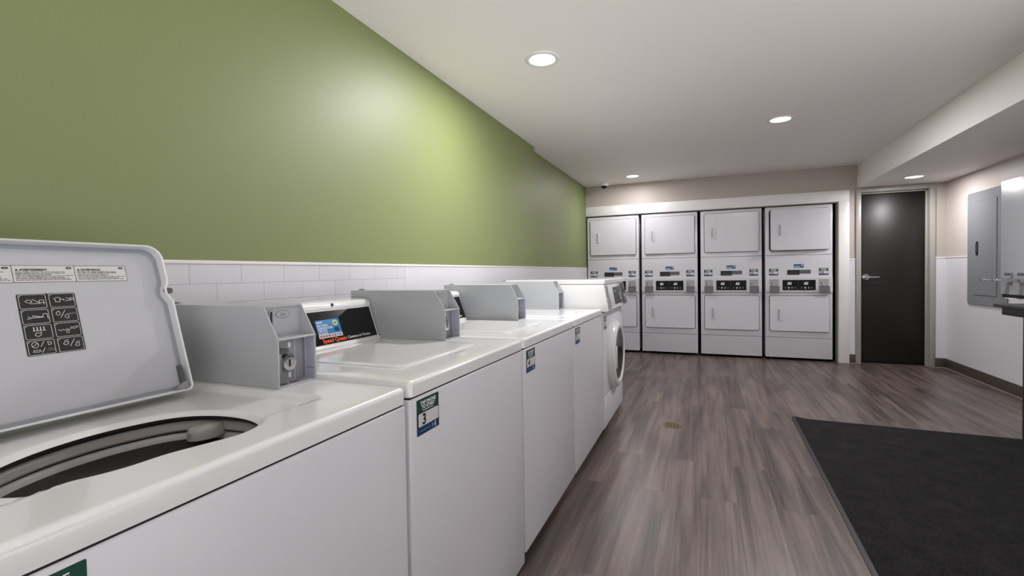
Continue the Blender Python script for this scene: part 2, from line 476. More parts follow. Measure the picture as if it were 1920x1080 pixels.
for i in range(6):
    xa, xb = hx - .012 + .023 * i, hx - .012 + .023 * (i + 1)
    b.box(xa, xb + .001, hy - .060, hy - .044, hz - .013 + .0012 * i, hz + .012 - .0008 * i, 'chrome', .004)
b.build('lever_handle', leaf, O)

# ------------------------------------------------------------------ ceiling lights
def recessed_light(x, y, z, label, power=1.):
    t = thing('recessed_light', (x, y, z), label, 'ceiling light', 'round recessed ceiling lights')
    b = MB()
    b.lathe((x, y, z), (0, 0, -1), [(.100, 0), (.098, .004), (.090, .007), (.078, .0075), (.073, .005), (.071, 0)], 'trimw', 48)
    b.build('trim_ring', t, (x, y, z))
    b = MB()
    b.lathe((x, y, z), (0, 0, -1), [(.0725, .0045), (.05, .0085), (.025, .010), (.0, .0105)], 'lens', 48)
    b.build('lamp_lens', t, (x, y, z))
    ld = bpy.data.lights.new('lamp', 'AREA'); ld.shape = 'DISK'; ld.size = .13; ld.energy = LAMP_W * power; ld.color = LAMP_COL
    lo = bpy.data.objects.new('lamp', ld); C.objects.link(lo); lo.parent = t; lo.location = (0, 0, -.0125)
    return t
recessed_light(.664, 2.56, ZC, 'round recessed ceiling light nearest the green wall and the camera', 1.08)
recessed_light(2.083, 4.36, ZC, 'round recessed ceiling light in the middle of the main ceiling', 1.15)
recessed_light(.672, 6.145, ZC, 'small-looking recessed ceiling light just in front of the left dryers', .48)
recessed_light(3.532, 6.127, ZS, 'recessed ceiling light in the dropped ceiling in front of the brown door', .6)

# ------------------------------------------------------------------ security camera
t = thing('dome_camera', (.253, 6.45, ZC), 'small white dome security camera on the ceiling in the far left corner', 'security camera')
b = MB(); b.lathe(t.location, (0, 0, -1), [(.062, 0), (.062, .026), (.058, .038), (.048, .046), (.038, .047)], 'trimw', 32); b.build('housing', t, t.location)
b = MB(); b.lathe(t.location, (0, 0, -1), [(.045, .040), (.042, .054), (.033, .067), (.020, .076), (0, .079)], 'black', 32); b.build('dome_lens', t, t.location)

# ------------------------------------------------------------------ stickers
def number_label(fr, a0, b0, w, h, num, parent, org, name='number_sticker'):
    """green and blue sticker with the machine's number"""
    b = MB(); d = .0006
    P = lambda x: a0 + w * x
    Q = lambda y: b0 + h * y
    b.frect(fr, a0, a0 + w, b0, b0 + h, 0, d, 'lgreen', .002, 3)
    b.frect(fr, P(0), P(1), Q(.30), Q(.66), d, d + .0002, 'lteal')
    b.frect(fr, P(0), P(1), Q(0), Q(.30), d, d + .0003, 'lblue', .001, 2)
    b.frect(fr, P(.06), P(.97), Q(.235), Q(.60), d + .0004, d + .0006, 'offw', .004, 4)
    e = d + .0010
    b.ftext(fr, 'TAP PHONE', P(.5), Q(.835), h * .135, d + .0006, 'white', 'CENTER', .0004, 1.08)
    b.ftext(fr, 'TO START', P(.5), Q(.715), h * .135, d + .0006, 'white', 'CENTER', .0004, 1.08)
    b.frect(fr, P(.26), P(.74), Q(.655), Q(.672), d + .0003, d + .0006, 'white')
    b.ftext(fr, num, P(.31), Q(.275), h * .42, e, 'ink', 'CENTER', .0011)
    b.frect(fr, P(.14), P(.58), Q(.095), Q(.125), d + .0004, d + .0006, 'sblue')
    # small white emblem at the foot: two uprights and a link
    b.frect(fr, P(.66), P(.69), Q(.05), Q(.19), d + .0004, d + .0006, 'sblue2')
    b.frect(fr, P(.80), P(.83), Q(.04), Q(.20), d + .0004, d + .0006, 'white')
    b.frect(fr, P(.69), P(.80), Q(.10), Q(.13), d + .0004, d + .0006, 'sblue2')
    return b.build(name, parent, org)

# ------------------------------------------------------------------ top loading washers
WB = .135    # back of the machines
WW = .748
HOLE = spline([(.519, .352), (.482, .428), (.473, .518), (.500, .608), (.556, .650), (.634, .662), (.706, .646), (.752, .606), (.768, .552),
               (.754, .498), (.742, .455), (.740, .402), (.724, .356), (.690, .322), (.635, .303), (.570, .313)], 6)
HC = (.615, .485)

def coin_box(t, org, y0, dz):
    y1 = y0 + .116; zb = .8775 + dz; x0, x1, xt, zt, zm = WB, .586, .541, 1.071 + dz, .994 + dz; k = .004
    prof = [(x0, zb), (x1, zb), (x1, zm), (xt, zt), (x0, zt)]
    b = MB()
    b.prism(prof, 'y', y0, y0 + k, 'grey', .0012, 1); b.prism(prof, 'y', y1 - k, y1, 'grey', .0012, 1)
    b.box(x0, xt, y0 + k, y1 - k, zt - k, zt, 'grey'); b.box(x0, x0 + k, y0 + k, y1 - k, zb, zt - k, 'grey')
    b.box(x0 + k, x1 - .001, y0 + k, y1 - k, zb, zb + k, 'grey', .0006, 1)
    b.box(.50, x1 - .001, y0 + k, y1 - k, zm - .004, zm, 'grey', .0006, 1)
    b.prism([(y0 + k, zb), (y0 + k + .0005, zb), (y0 + k + .0005, zm), (y0 + k, zm)], 'x', .50, x1 - .002, 'greyin')
    b.box(.50, x1 - .003, y1 - k - .0007, y1 - k, zb + k, zm - .004, 'greyin')
    # seam low on the inner side and a vertical fold
    b.box(.556, x1 - .004, y1 - k - .0014, y1 - k - .0006, zb + .030, zb + .0312, 'dgrey')
    b.box(.552, .556, y1 - k - .003, y1 - k - .0006, zb + k, zm - .004, 'greyin')
    box = b.build('coin_box', t, org)
    fr = Frame((xt - .006, y0 + k, zm), (0, 1, 0), (0, 0, 1)); w = y1 - y0 - 2 * k; h = zt - k - zm
    b = MB(); b.frect(fr, 0, w, 0, h, -.003, 0, 'grey')
    b.frect(fr, .014, .026, .018, .066, 0, .0035, 'mgrey', .005); b.frect(fr, .0175, .0225, .022, .062, .0035, .0042, 'ink', .002)
    el = [(.056 + .020 * math.cos(a * math.pi / 12), .054 + .0095 * math.sin(a * math.pi / 12)) for a in range(24)]
    b.fpoly(fr, el, 0, .0012, 'grey'); b.fline(fr, el, .0008, .0012, .0016, 'inkg', True)
    b.ftext(fr, '25¢', .056, .0495, .011, .0016, 'inkg', 'CENTER')
    b.build('coin_plate', box, org)
    fr = Frame((.548, y0 + k, zb + k), (0, 1, 0), (0, 0, 1)); h = zm - zb - 2 * k
    b = MB(); b.frect(fr, 0, w, 0, h, -.004, 0, 'mgrey')
    b.frect(fr, w - .034, w - .030, 0, h, 0, .002, 'greyin')
    for q in (.016, h - .018): b.frect(fr, w - .052, w - .044, q - .007, q + .007, 0, .003, 'white', .003)
    b.frect(fr, 0, .05, h * .68, h * .76, 0, .012, 'dgrey', .002)
    b.build('vault_plate', box, org)
    b = MB(); c = fr.p(.048, h * .45)
    b.lathe(c, (1, 0, 0), [(.021, 0), (.021, .014), (.019, .018), (.013, .0185), (.0125, .0165), (0, .0165)], 'chrome', 28)
    b.fpoly(Frame(c + Vector((.0166, 0, 0)), (0, 1, 0), (0, 0, 1)), [(-.0022, -.009), (.0022, -.009), (.0022, .008), (-.0022, .008)], 0, .0008, 'ink')
    b.frect(fr, .0, .030, h * .25, h * .66, 0, .010, 'mgrey', .004)
    b.build('vault_lock', box, org)
    b = MB()
    for q, r in ((.026, .0105), (.060, .0105), (.090, .004)):
        el = [(x1 - .021 + (r * .8) * math.cos(a * math.pi / 10) - (.012 if r < .005 else 0), y0 + k + q + r * 1.3 * math.sin(a * math.pi / 10)) for a in range(20)]
        b.prism(el, 'z', zb + k - .0004, zb + k + .0006, 'dgrey')
    b.build('hole_shade_disc', box, org)  # flat dark discs painted for the shaded holes in the box floor
    b = MB(); b.cyl((WB + .026, y0 + .040, zt), (WB + .026, y0 + .040, zt + .004), .014, .012, 'dgrey', 18)
    b.build('top_lock', box, org)
    return box

def control_hood(t, org, y0, y1, dz):
    z0 = .8775 + dz
    P = [(WB, z0), (.292, z0), (.2875, z0 + .010), (.2795, z0 + .012), (.2375, z0 + .1315), (.2395, z0 + .138), (.236, z0 + .152), (.224, z0 + .160), (.19, z0 + .163), (WB, z0 + .163)]
    b = MB(); b.prism(P, 'y', y0, y1, 'enamel', .002, 2)
    hood = b.build('control_hood', t, org)
    b0, b1 = Vector((.2795, 0, z0 + .012)), Vector((.2375, 0, z0 + .1315)); L = (b1 - b0).length
    fr = Frame((b0.x, y0 + .010, b0.z), (0, 1, 0), (b1 - b0)); w = y1 - y0 - .020
    b = MB(); b.frect(fr, 0, w, .003, L - .003, 0, .0012, 'black', .002, 3)
    d = .0016; R = w                      # measured from the right end
    b.frect(fr, R - .300, R - .186, .026, .092, .0012, .0018, 'sblue', .001, 2)
    b.frect(fr, R - .300, R - .186, .026, .040, .0018, .0021, 'offw')
    for i, c in enumerate(('red', 'red', 'red', 'inkg', 'orange', 'sblue', 'sblue2', 'sblue')):
        b.frect(fr, R - .296 + .0135 * i, R - .287 + .0135 * i, .0295, .0365, .0021, .0023, c)
    for i, (tx, s) in enumerate((('NEW!', .011), ('PAY WITH', .0105), ('CONTACTLESS', .0105), ('TAP FOR', .0105), ('$1 BACK', .0105))):
        b.ftext(fr, tx, R - .296, .0795 - .0093 * i - (.002 if i else 0), s, .0020, 'white', 'LEFT', .0002)
    c = (R - .208, .077)
    b.fpoly(fr, [(c[0] + .013 * math.cos(a * math.pi / 10), c[1] + .011 * math.sin(a * math.pi / 10)) for a in range(20)], .0018, .0021, 'yellow')
    b.fpoly(fr, [(c[0] + .007 * math.cos(a * math.pi / 8), c[1] + .006 * math.sin(a * math.pi / 8)) for a in range(16)], .0021, .0023, 'sblue2')
    b.fpoly(fr, [(c[0] + .012 * math.cos(a * math.pi / 8), c[1] - .024 + .009 * math.sin(a * math.pi / 8)) for a in range(16)], .0018, .0021, 'lblue')
    b.ftext(fr, 'Speed Queen', R - .172, .0085, .0215, d + .0008, 'orange', 'RIGHT', .0007)
    b.ftext(fr, 'Commercial Washer', R - .166, .0100, .0155, d + .0008, 'white', 'LEFT', .0001, .97)
    b.build('display_glass', hood, org)
    b = MB(); yy = y1 - .21
    b.cyl((.2365, yy, z0 + .149), (.2395, yy, z0 + .150), .0065, .0055, 'ink', 16)
    b.build('screw', hood, org)
    return hood

def open_lid(t, org, dz):
    """opened lid leaning back; its underside with the instruction print faces the room"""
    bx, bz = .387, .8775 + dz; a = .305
    fr = Frame((bx, 0, bz), (0, 1, 0), (-a, 0, 1)); H = .351; yl, yr = .215, .728
    out = [(yl, .004), (yr - .012, .0)]
    for k in range(5): g = math.radians(-90 + 90 * k / 4); out.append((yr - .012 + .012 * math.cos(g), .012 + .012 * math.sin(g)))
    out += [(yr - .001, .214), (yr - .011, .232), (yr - .011, .246), (yr - .006, .256), (yr - .003, .268)]
    for k in range(7): g = math.radians(90 * k / 6); out.append((yr - .038 + .034 * math.cos(g), H - .034 + .034 * math.sin(g)))
    out += [(yl, H + .002)]
    # shell: outer skin behind, rim standing out towards the room, liner recessed
    b = MB()
    b.fpoly(fr, out, -.012, -.002, 'enamel')
    rim = out
    n = len(rim)
    cx, cy = (yl + yr) / 2, H / 2
    inner = []
    for i in range(n):
        p0, p1, p2 = Vector(rim[i - 1]), Vector(rim[i]), Vector(rim[(i + 1) % n])
        t1 = (p1 - p0).normalized(); t2 = (p2 - p1).normalized(); nn = Vector((-(t1 + t2).y, (t1 + t2).x)).normalized()
        inner.append(p1 + nn * .0045)
    vs = [fr.p(p[0], p[1], -.004) for p in rim] + [fr.p(p[0], p[1], .0195) for p in rim] + [fr.p((p[0] * .5 + q.x * .5), (p[1] * .5 + q.y * .5), .0215) for p, q in zip(rim, inner)] + [fr.p(q.x, q.y, .0195) for q in inner] + [fr.p(q.x, q.y, -.002) for q in inner]
    fs = []
    for k in range(4):
        for i in range(n):
            j = (i + 1) % n; fs.append((k * n + i, k * n + j, (k + 1) * n + j, (k + 1) * n + i))
    b.add(vs, fs, 'enamel')
    lid = b.build('lid', t, org, 40)
    # liner with a sloping border down from the rim
    b = MB(); vs = []; fs = []
    def inset(off):
        P0 = []
        for i in range(n):
            p1 = Vector(rim[i]); d = min(off, .0045)
            p0, p2 = Vector(rim[i - 1]), Vector(rim[(i + 1) % n])
            t1 = (p1 - p0).normalized(); t2 = (p2 - p1).normalized(); nn = Vector((-(t1 + t2).y, (t1 + t2).x)).normalized()
            q = p1 + nn * d; e = off - d
            # the rest of the way in moves towards the middle by the same amount on each axis (no crossing at the notch)
            q.x = max(yl + off, q.x - e) if q.x > cx else q.x + e
            if q.y < .05: q.y = max(q.y, .004 + e * .6 + d)
            if q.y > H - .06: q.y -= e * min(1, (q.y - (H - .06)) / .03)
            P0.append(q)
        return P0
    for off, d in ((.0045, -.001), (.0145, .001), (.018, .004), (.024, .0048), (.040, .005)):
        for q in inset(off): vs.append(fr.p(q.x, q.y, d))
    for k in range(4):
        for i in range(n):
            j = (i + 1) % n; fs.append((k * n + i, k * n + j, (k + 1) * n + j, (k + 1) * n + i))
    b.add(vs, fs[:n], 'lidrim')
    b.add(vs, fs[n:] + [tuple(range(4 * n, 5 * n))], 'liner')
    b.build('lid_liner', lid, org, 40)
    b = MB(); c = fr.p(yr - .008, .240, .016)
    b.cyl(c + Vector((-.006, -.002, 0)), c + Vector((.006, .004, 0)), .0075, .0065, 'dgrey', 16)
    b.build('lid_bumper', lid, org)
    b = MB()
    b.frect(fr, yr - .020, yr - .013, .012, .062, .004, .013, 'dgrey', .002); b.fpoly(fr, [(yr - .036, .006), (yr - .010, .006), (yr - .010, .024), (yr - .022, .020)], .006, .017, 'mgrey')
    b.build('lid_hinge', lid, org)
    # pictogram panel
    def on(u, v):     # pixel-free: (y along the lid, height on the lid)
        return u, v
    y0, y1, h0, h1 = .4595, .5478, .1272, .2468
    d = .0054
    b = MB(); b.frect(fr, y0, y1, h0, h1, .0048, d, 'ink', .003)
    cw, ch = (y1 - y0) / 2, (h1 - h0) / 4
    def st(ci, ri, pts, w=.0009, closed=False, c='offw'):
        ox, oy = y0 + cw * ci, h1 - ch * (ri + 1)
        b.fline(fr, [(ox + cw * p, oy + ch * q) for p, q in pts], w, d, d + .0004, c, closed)
    def ring(ci, ri, px, py, r, k=10, sq=1.7): st(ci, ri, [(px + r * math.cos(2 * math.pi * i / k), py + r * sq * math.sin(2 * math.pi * i / k)) for i in range(k)], closed=True)
    for ci in (0, 1):
        for ri in range(4):
            st(ci, ri, [(.06, .10), (.10, .05), (.90, .05), (.94, .10), (.94, .90), (.90, .95), (.17, .95), (.06, .80)], .0007, True)
            st(ci, ri, [(.06, .80), (.06, .95), (.17, .95)], .0006)
    # first column
    st(0, 0, [(.25, .52), (.33, .62), (.42, .60), (.48, .48), (.40, .42), (.30, .44)], closed=True)
    st(0, 0, [(.40, .36), (.74, .36), (.50, .64)]); st(0, 0, [(.70, .36), (.72, .58), (.86, .58), (.86, .30)]); st(0, 0, [(.70, .40), (.88, .40)])
    st(0, 1, [(.26, .52), (.32, .40), (.22, .36)]); st(0, 1, [(.34, .44), (.76, .44), (.40, .56)], .0012); st(0, 1, [(.72, .44), (.76, .66), (.88, .66), (.90, .34)])
    for k in range(4): st(0, 2, [(.36 + .11 * k, .60), (.36 + .11 * k, .80)], .0016); st(0, 2, [(.33 + .11 * k, .58), (.40 + .11 * k, .58)], .0010)
    st(0, 2, [(.36, .30), (.42, .46), (.52, .42), (.58, .48), (.56, .28), (.46, .20)], closed=True)
    ring(0, 3, .30, .68, .11); st(0, 3, [(.22, .58), (.38, .78)]); st(0, 3, [(.48, .56), (.60, .86)]); st(0, 3, [(.72, .82), (.74, .60), (.84, .66), (.82, .80)], closed=True)
    st(0, 3, [(.20, .24), (.24, .34), (.42, .34), (.46, .24)]); st(0, 3, [(.24, .24), (.40, .22)]); st(0, 3, [(.50, .16), (.60, .44)])
    st(0, 3, [(.66, .26), (.72, .40), (.80, .42), (.90, .36), (.92, .24)], c='inkg'); st(0, 3, [(.68, .24), (.92, .22)], c='inkg'); st(0, 3, [(.74, .34), (.88, .30)], .0016, c='inkg')
    # second column
    st(1, 0, [(.22, .62), (.30, .70), (.40, .70), (.46, .62), (.42, .56), (.42, .40), (.26, .40), (.26, .56)], closed=True)
    st(1, 0, [(.46, .56), (.58, .56), (.54, .50)]); st(1, 0, [(.60, .46), (.86, .50), (.66, .66)]); st(1, 0, [(.78, .50), (.80, .64), (.90, .64), (.92, .46)])
    ring(1, 1, .27, .62, .07); st(1, 1, [(.24, .72), (.30, .78)]); st(1, 1, [(.34, .34), (.52, .80)]); st(1, 1, [(.58, .54), (.86, .58)], .0030, c='inkg'); ring(1, 1, .56, .38, .07)
    st(1, 2, [(.16, .52), (.24, .44), (.32, .52), (.38, .46), (.46, .54), (.54, .46), (.62, .56), (.74, .52), (.86, .60)], .0008); st(1, 2, [(.60, .62), (.88, .66)], .0008); ring(1, 2, .48, .36, .05)
    st(1, 3, [(.24, .56), (.30, .68), (.42, .70), (.40, .52), (.30, .48)], closed=True); st(1, 3, [(.30, .76), (.42, .80)]); st(1, 3, [(.46, .36), (.64, .80)])
    st(1, 3, [(.64, .40), (.70, .52), (.80, .54), (.80, .36), (.70, .32)], closed=True); st(1, 3, [(.70, .60), (.82, .64)])
    b.build('instruction_panel', lid, org)
    # warning sticker: three boxed columns of small print
    b = MB(); h0, h1 = .2702, .3038; xs = [.345, .4608, .5555, .6475]
    b.frect(fr, xs[0], xs[-1], h0, h1, .0048, .0053, 'offw')
    e0, e1 = .0053, .0056
    b.fline(fr, [(xs[0], h0), (xs[-1], h0), (xs[-1], h1), (xs[0], h1)], .0006, e0, e1, 'ink', True)
    for x in xs[1:3]: b.fline(fr, [(x, h0), (x, h1)], .0008, e0, e1, 'ink')
    rnd = random.Random(3)
    for i, word in enumerate(('WARNING', 'AVERTISSEMENT', 'ADVERTENCIA')):
        xa, xb = xs[i] + .004, xs[i + 1] - .004
        b.fpoly(fr, [(xa, h1 - .0105), (xa + .005, h1 - .0105), (xa + .0025, h1 - .0065)], e0, e1, 'ink')
        b.ftext(fr, word, xa + .0065, h1 - .0105, .0055, e1, 'ink', 'LEFT', .00025, 1.02 if i < 2 else .94)
        el = [(xb - .005 + .0048 * math.cos(k * math.pi / 8), h1 - .0050 + .0024 * math.sin(k * math.pi / 8)) for k in range(16)]
        b.fpoly(fr, el, e0, e1, 'ink'); b.frect(fr, xb - .007, xb - .003, h1 - .0056, h1 - .0046, e1, e1 + .0001, 'offw')
        for r in range(7):
            yy = h1 - .0135 - .0027 * r; x = xa; end = xb - rnd.choice((0, .004, .012, .03))
            while x < end - .003:
                l = rnd.uniform(.004, .012); b.frect(fr, x, min(end, x + l), yy, yy + .0011, e0, e1, rnd.choice(('ink', 'inkg', 'inkg'))); x += l + .0014
    b.build('warning_sticker', lid, org)
    return lid

def washer(y0, num, label, dz=0., zb=.034, opened=False):
    y1 = y0 + WW; org = Vector((.495, y0 + WW / 2, 0))
    t = thing('washing_machine', org, label, 'washing machine', 'top loading washers along the green wall')
    seam = .8395 + dz; zt = .8775 + dz
    b = MB()
    b.box(WB, XF - .0005, y0, y1, zb, seam - .0045, 'enamel2', .0065, 3, topless=opened)
    if opened: b.box(WB + .003, XF - .0035, y0 + .003, y1 - .003, seam - .03, seam - .001, 'seam', .006, 2, topless=True)
    else: b.box(WB + .003, XF - .0035, y0 + .003, y1 - .003, seam - .03, seam - .0002, 'seam', .002, 1)
    b.build('cabinet', t, org)
    for i in (0, 1):
        for j in (0, 1):
            b = MB(); px, py = (.20, .79)[i], y0 + (.08, WW - .08)[j]
            b.cyl((px, py, 0), (px, py, .012), .022, .020, 'rubber_gap', 16); b.cyl((px, py, .012), (px, py, zb + .01), .010, .010, 'steel', 12)
            b.build('foot', t, org)
    b = MB()
    if opened:
        def hf(x, y, d):
            r = smoothstep(.325, .345, x) * (1 - smoothstep(.716, .734, x)) * smoothstep(.185, .205, y) * (1 - smoothstep(.768, .786, y))
            q = max(0., 1 - d / .016)
            return -.012 * r - .008 * q * q
        b.slab(WB + .01, XF + .001, y0, y1, zt, seam, .014, .011, 'enamel', HOLE, HC, hf, 40)
        deck = b.build('top_deck', t, org, 45)
        # tub seen through the opening
        def loop(s, z, dx=0.): return [(HC[0] + (x - HC[0]) * s + dx, HC[1] + (y - HC[1]) * s, z + dz) for x, y in HOLE]
        def skin(rows, m, mb, close=False):
            n = len(HOLE); vs = [p for r in rows for p in loop(*r)]
            fs = [(k * n + i, k * n + (i + 1) % n, (k + 1) * n + (i + 1) % n, (k + 1) * n + i) for k in range(len(rows) - 1) for i in range(n)]
            if close: fs.append(tuple((len(rows) - 1) * n + i for i in range(n)))
            mb.add(vs, fs, m)
        b = MB(); skin([(1.006, .8565), (1.01, .8535), (1.04, .850), (1.12, .849), (1.13, .838)], 'rubber_gap', b)  # dark skin stands in for the black shade in the gap under the deck
        b.build('deck_gap_shade', deck, org)
        b = MB(); skin([(1.13, .845), (1.075, .8445), (1.04, .840), (1.03, .830), (1.05, .826), (1.085, .824)], 'tub', b)
        tubr = b.build('tub_ring', t, org)
        b = MB(); skin([(1.085, .822), (1.05, .820), (1.035, .814), (1.035, .800), (1.05, .798), (1.05, .788)], 'basket', b)
        skin([(1.05, .788), (1.053, .7865)], 'seam', b)
        skin([(1.048, .7865), (1.05, .72), (1.05, .50), (.98, .44), (.6, .43), (.2, .43)], 'basket', b, True)
        b.build('wash_basket', t, org)
        b = MB(); b.lathe((.566, .645, .838 + dz), (0, 0, 1), [(0, .007), (.024, .007), (.034, .004), (.038, -.002), (.038, -.018)], 'tub', 28, 1.0, .7)
        b.build('bleach_cup', t, org)
        open_lid(t, org, dz)
    else:
        b.slab(WB + .01, XF + .001, y0, y1, zt, seam, .014, .011, 'enamel', None, None, None, 12)
        b.build('top_deck', t, org, 45)
        # closed lid: a shallow raised panel with its front edge and a flat grey patch for the dent's shade
        ly0, ly1, lx0, lx1 = y0 + .128, y0 + .592, .345, .738
        b = MB(); b.slab(lx0, lx1, ly0, ly1, zt + .0042, zt - .001, .030, .0040, 'enamel', None, None,
                         lambda x, y, d: 0, 10)
        lid = b.build('lid', t, org, 50)
        b = MB(); b.prism(rrect(lx1 + .010, lx1 + .026, ly1 - .190, ly1 - .130, .007), 'z', zt + .0001, zt + .0008, 'lightgrey')  # flat patch, shade of the finger recess put in as grey
        b.build('dent_shade_patch', t, org)
    control_hood(t, org, y0 + .010, y0 + .6235, dz)
    coin_box(t, org, y0 + .630, dz)
    number_label(Frame((XF - .0005, y0, 0), (0, 1, 0), (0, 0, 1)), .028, .737 + dz, .102, .089, num, t, org)
    return t

Y0 = .9287; P_ = .7632; G = .0075
washer(Y0 - P_ + G, '2', 'nearest white top loading washer with its lid open', -.007, .01, True)
washer(Y0 + G, '3', 'white closed washer with the number 3 sticker, next to the open one', 0, .006)
washer(Y0 + P_ + G, '4', 'white closed washer with the number 4 sticker, in the middle of the row')
washer(Y0 + 2 * P_ + G, '5', 'white closed washer with the number 5 sticker, beside the front loading one')

# ------------------------------------------------------------------ front loading washer
y0 = Y0 + 3 * P_ + .004; y1 = y0 + .800; yc = (y0 + y1) / 2; org = Vector((.495, yc, 0))
t = thing('front_load_washer', org, 'white front loading washer with round dark glass door at the end of the row', 'washing machine')
b = MB(); b.box(WB, XF + .002, y0, y1, .034, .848, 'enamel2', .010, 3); b.box(WB + .02, XF - .01, y0 + .01, y1 - .01, .84, .86, 'seam')
b.box(XF + .0005, XF + .0026, y0 + .002, y1 - .002, .2575, .2605, 'seam')
b.box(XF + .0005, XF + .0026, y1 - .062, y1 - .059, .758, .846, 'seam')
cab = b.build('cabinet', t, org)
b = MB(); b.box(XF - .004, XF + .006, y0 + .006, y1 - .006, .036, .256, 'enamel2', .006, 3); b.build('kick_panel', t, org)
for i in (0, 1):
    for j in (0, 1):
        b = MB(); px, py = (.20, .79)[i], (y0 + .08, y1 - .08)[j]
        b.cyl((px, py, 0), (px, py, .012), .022, .020, 'rubber_gap', 16); b.cyl((px, py, .012), (px, py, .045), .010, .010, 'steel', 12); b.build('foot', t, org)
b = MB(); b.prism([(WB, .853), (.885, .853), (.900, .862), (.868, 1.045), (WB, 1.045)], 'y', y0, y1, 'enamel', .005, 3)
con = b.build('control_console', t, org, 40)
b = MB(); b.slab(WB, .876, y0 - .002, y1 + .002, 1.078, 1.047, .012, .008, 'enamel', None, None, None, 6); b.build('top_panel', t, org, 45)
fr = Frame((.900, y0, .862), (0, 1, 0), (-.032, 0, .183)); w = y1 - y0; L = .1858
b = MB(); b.frect(fr, .30, w - .20, .028, L - .030, 0, .003, 'black', .004)
for i in range(3):
    for j in range(2):
        b.frect(fr, .335 + .05 * i, .360 + .05 * i, .045 + .05 * j, .058 + .05 * j, .003, .0036, 'dgrey', .003)
b.frect(fr, w - .27, w - .225, .045, .110, .003, .0036, 'mgrey', .003); b.frect(fr, .35, .37, .12, .13, .003, .0036, 'white')
b.build('display_panel', con, org)
b = MB(); b.frect(fr, .012, .100, .012, L - .012, 0, .004, 'meter', .003); b.frect(fr, .018, .094, .016, .085, .004, .010, 'mgrey', .003); b.frect(fr, .05, .056, .11, .145, .004, .0046, 'ink')
b.build('coin_meter', con, org)
b = MB(); b.frect(fr, w - .150, w - .020, .010, L - .008, 0, .010, 'dgrey', .004)
for k in range(4): b.frect(fr, w - .130, w - .040, .022 + .040 * k, .046 + .040 * k, .010, .011, ('inkg', 'mgrey', 'ink', 'inkg')[k], .003)
b.build('detergent_drawer', con, org)
dc = Vector((XF + .002, y0 + .425, .500))
b = MB(); b.lathe(dc, (1, 0, 0), [(.262, 0), (.262, .010), (.254, .026), (.244, .040), (.230, .049), (.214, .050), (.203, .047), (.196, .041), (.190, .030)], 'enamel', 72)
door = b.build('porthole_door', t, org, 50)
b = MB(); b.lathe(dc, (1, 0, 0), [(.190, .036), (.182, .0385), (.168, .038), (.13, .034), (.06, .030), (0, .029)], 'glassd', 56); b.build('door_glass', door, org, 50)
b = MB(); b.lathe(dc, (1, 0, 0), [(.1925, .036), (.189, .0415), (.184, .0405), (.181, .037)], 'steel', 56); b.build('glass_trim', door, org, 50)
b = MB(); b.box(dc.x + .030, dc.x + .058, dc.y - .205, dc.y - .168, .42, .585, 'enamel', .008, 3); b.build('door_handle', door, org)
b = MB(); b.cyl((XF + .002, y1 - .03, .800), (XF + .006, y1 - .03, .800), .010, .010, 'steel', 14); b.cyl((XF + .006, y1 - .03, .800), (XF + .0065, y1 - .03, .800), .004, .004, 'ink', 8); b.build('service_lock', t, org)
number_label(Frame((XF + .002, y0, 0), (0, 1, 0), (0, 0, 1)), .045, .727, .094, .089, '6', t, org)

# ------------------------------------------------------------------ stacked dryers
def pocket_door(b, fr, x0, x1, z0, z1, d):
    b.frect(fr, x0, x1, z0, z1, d, d + .020, 'enamel3', .022, 6)

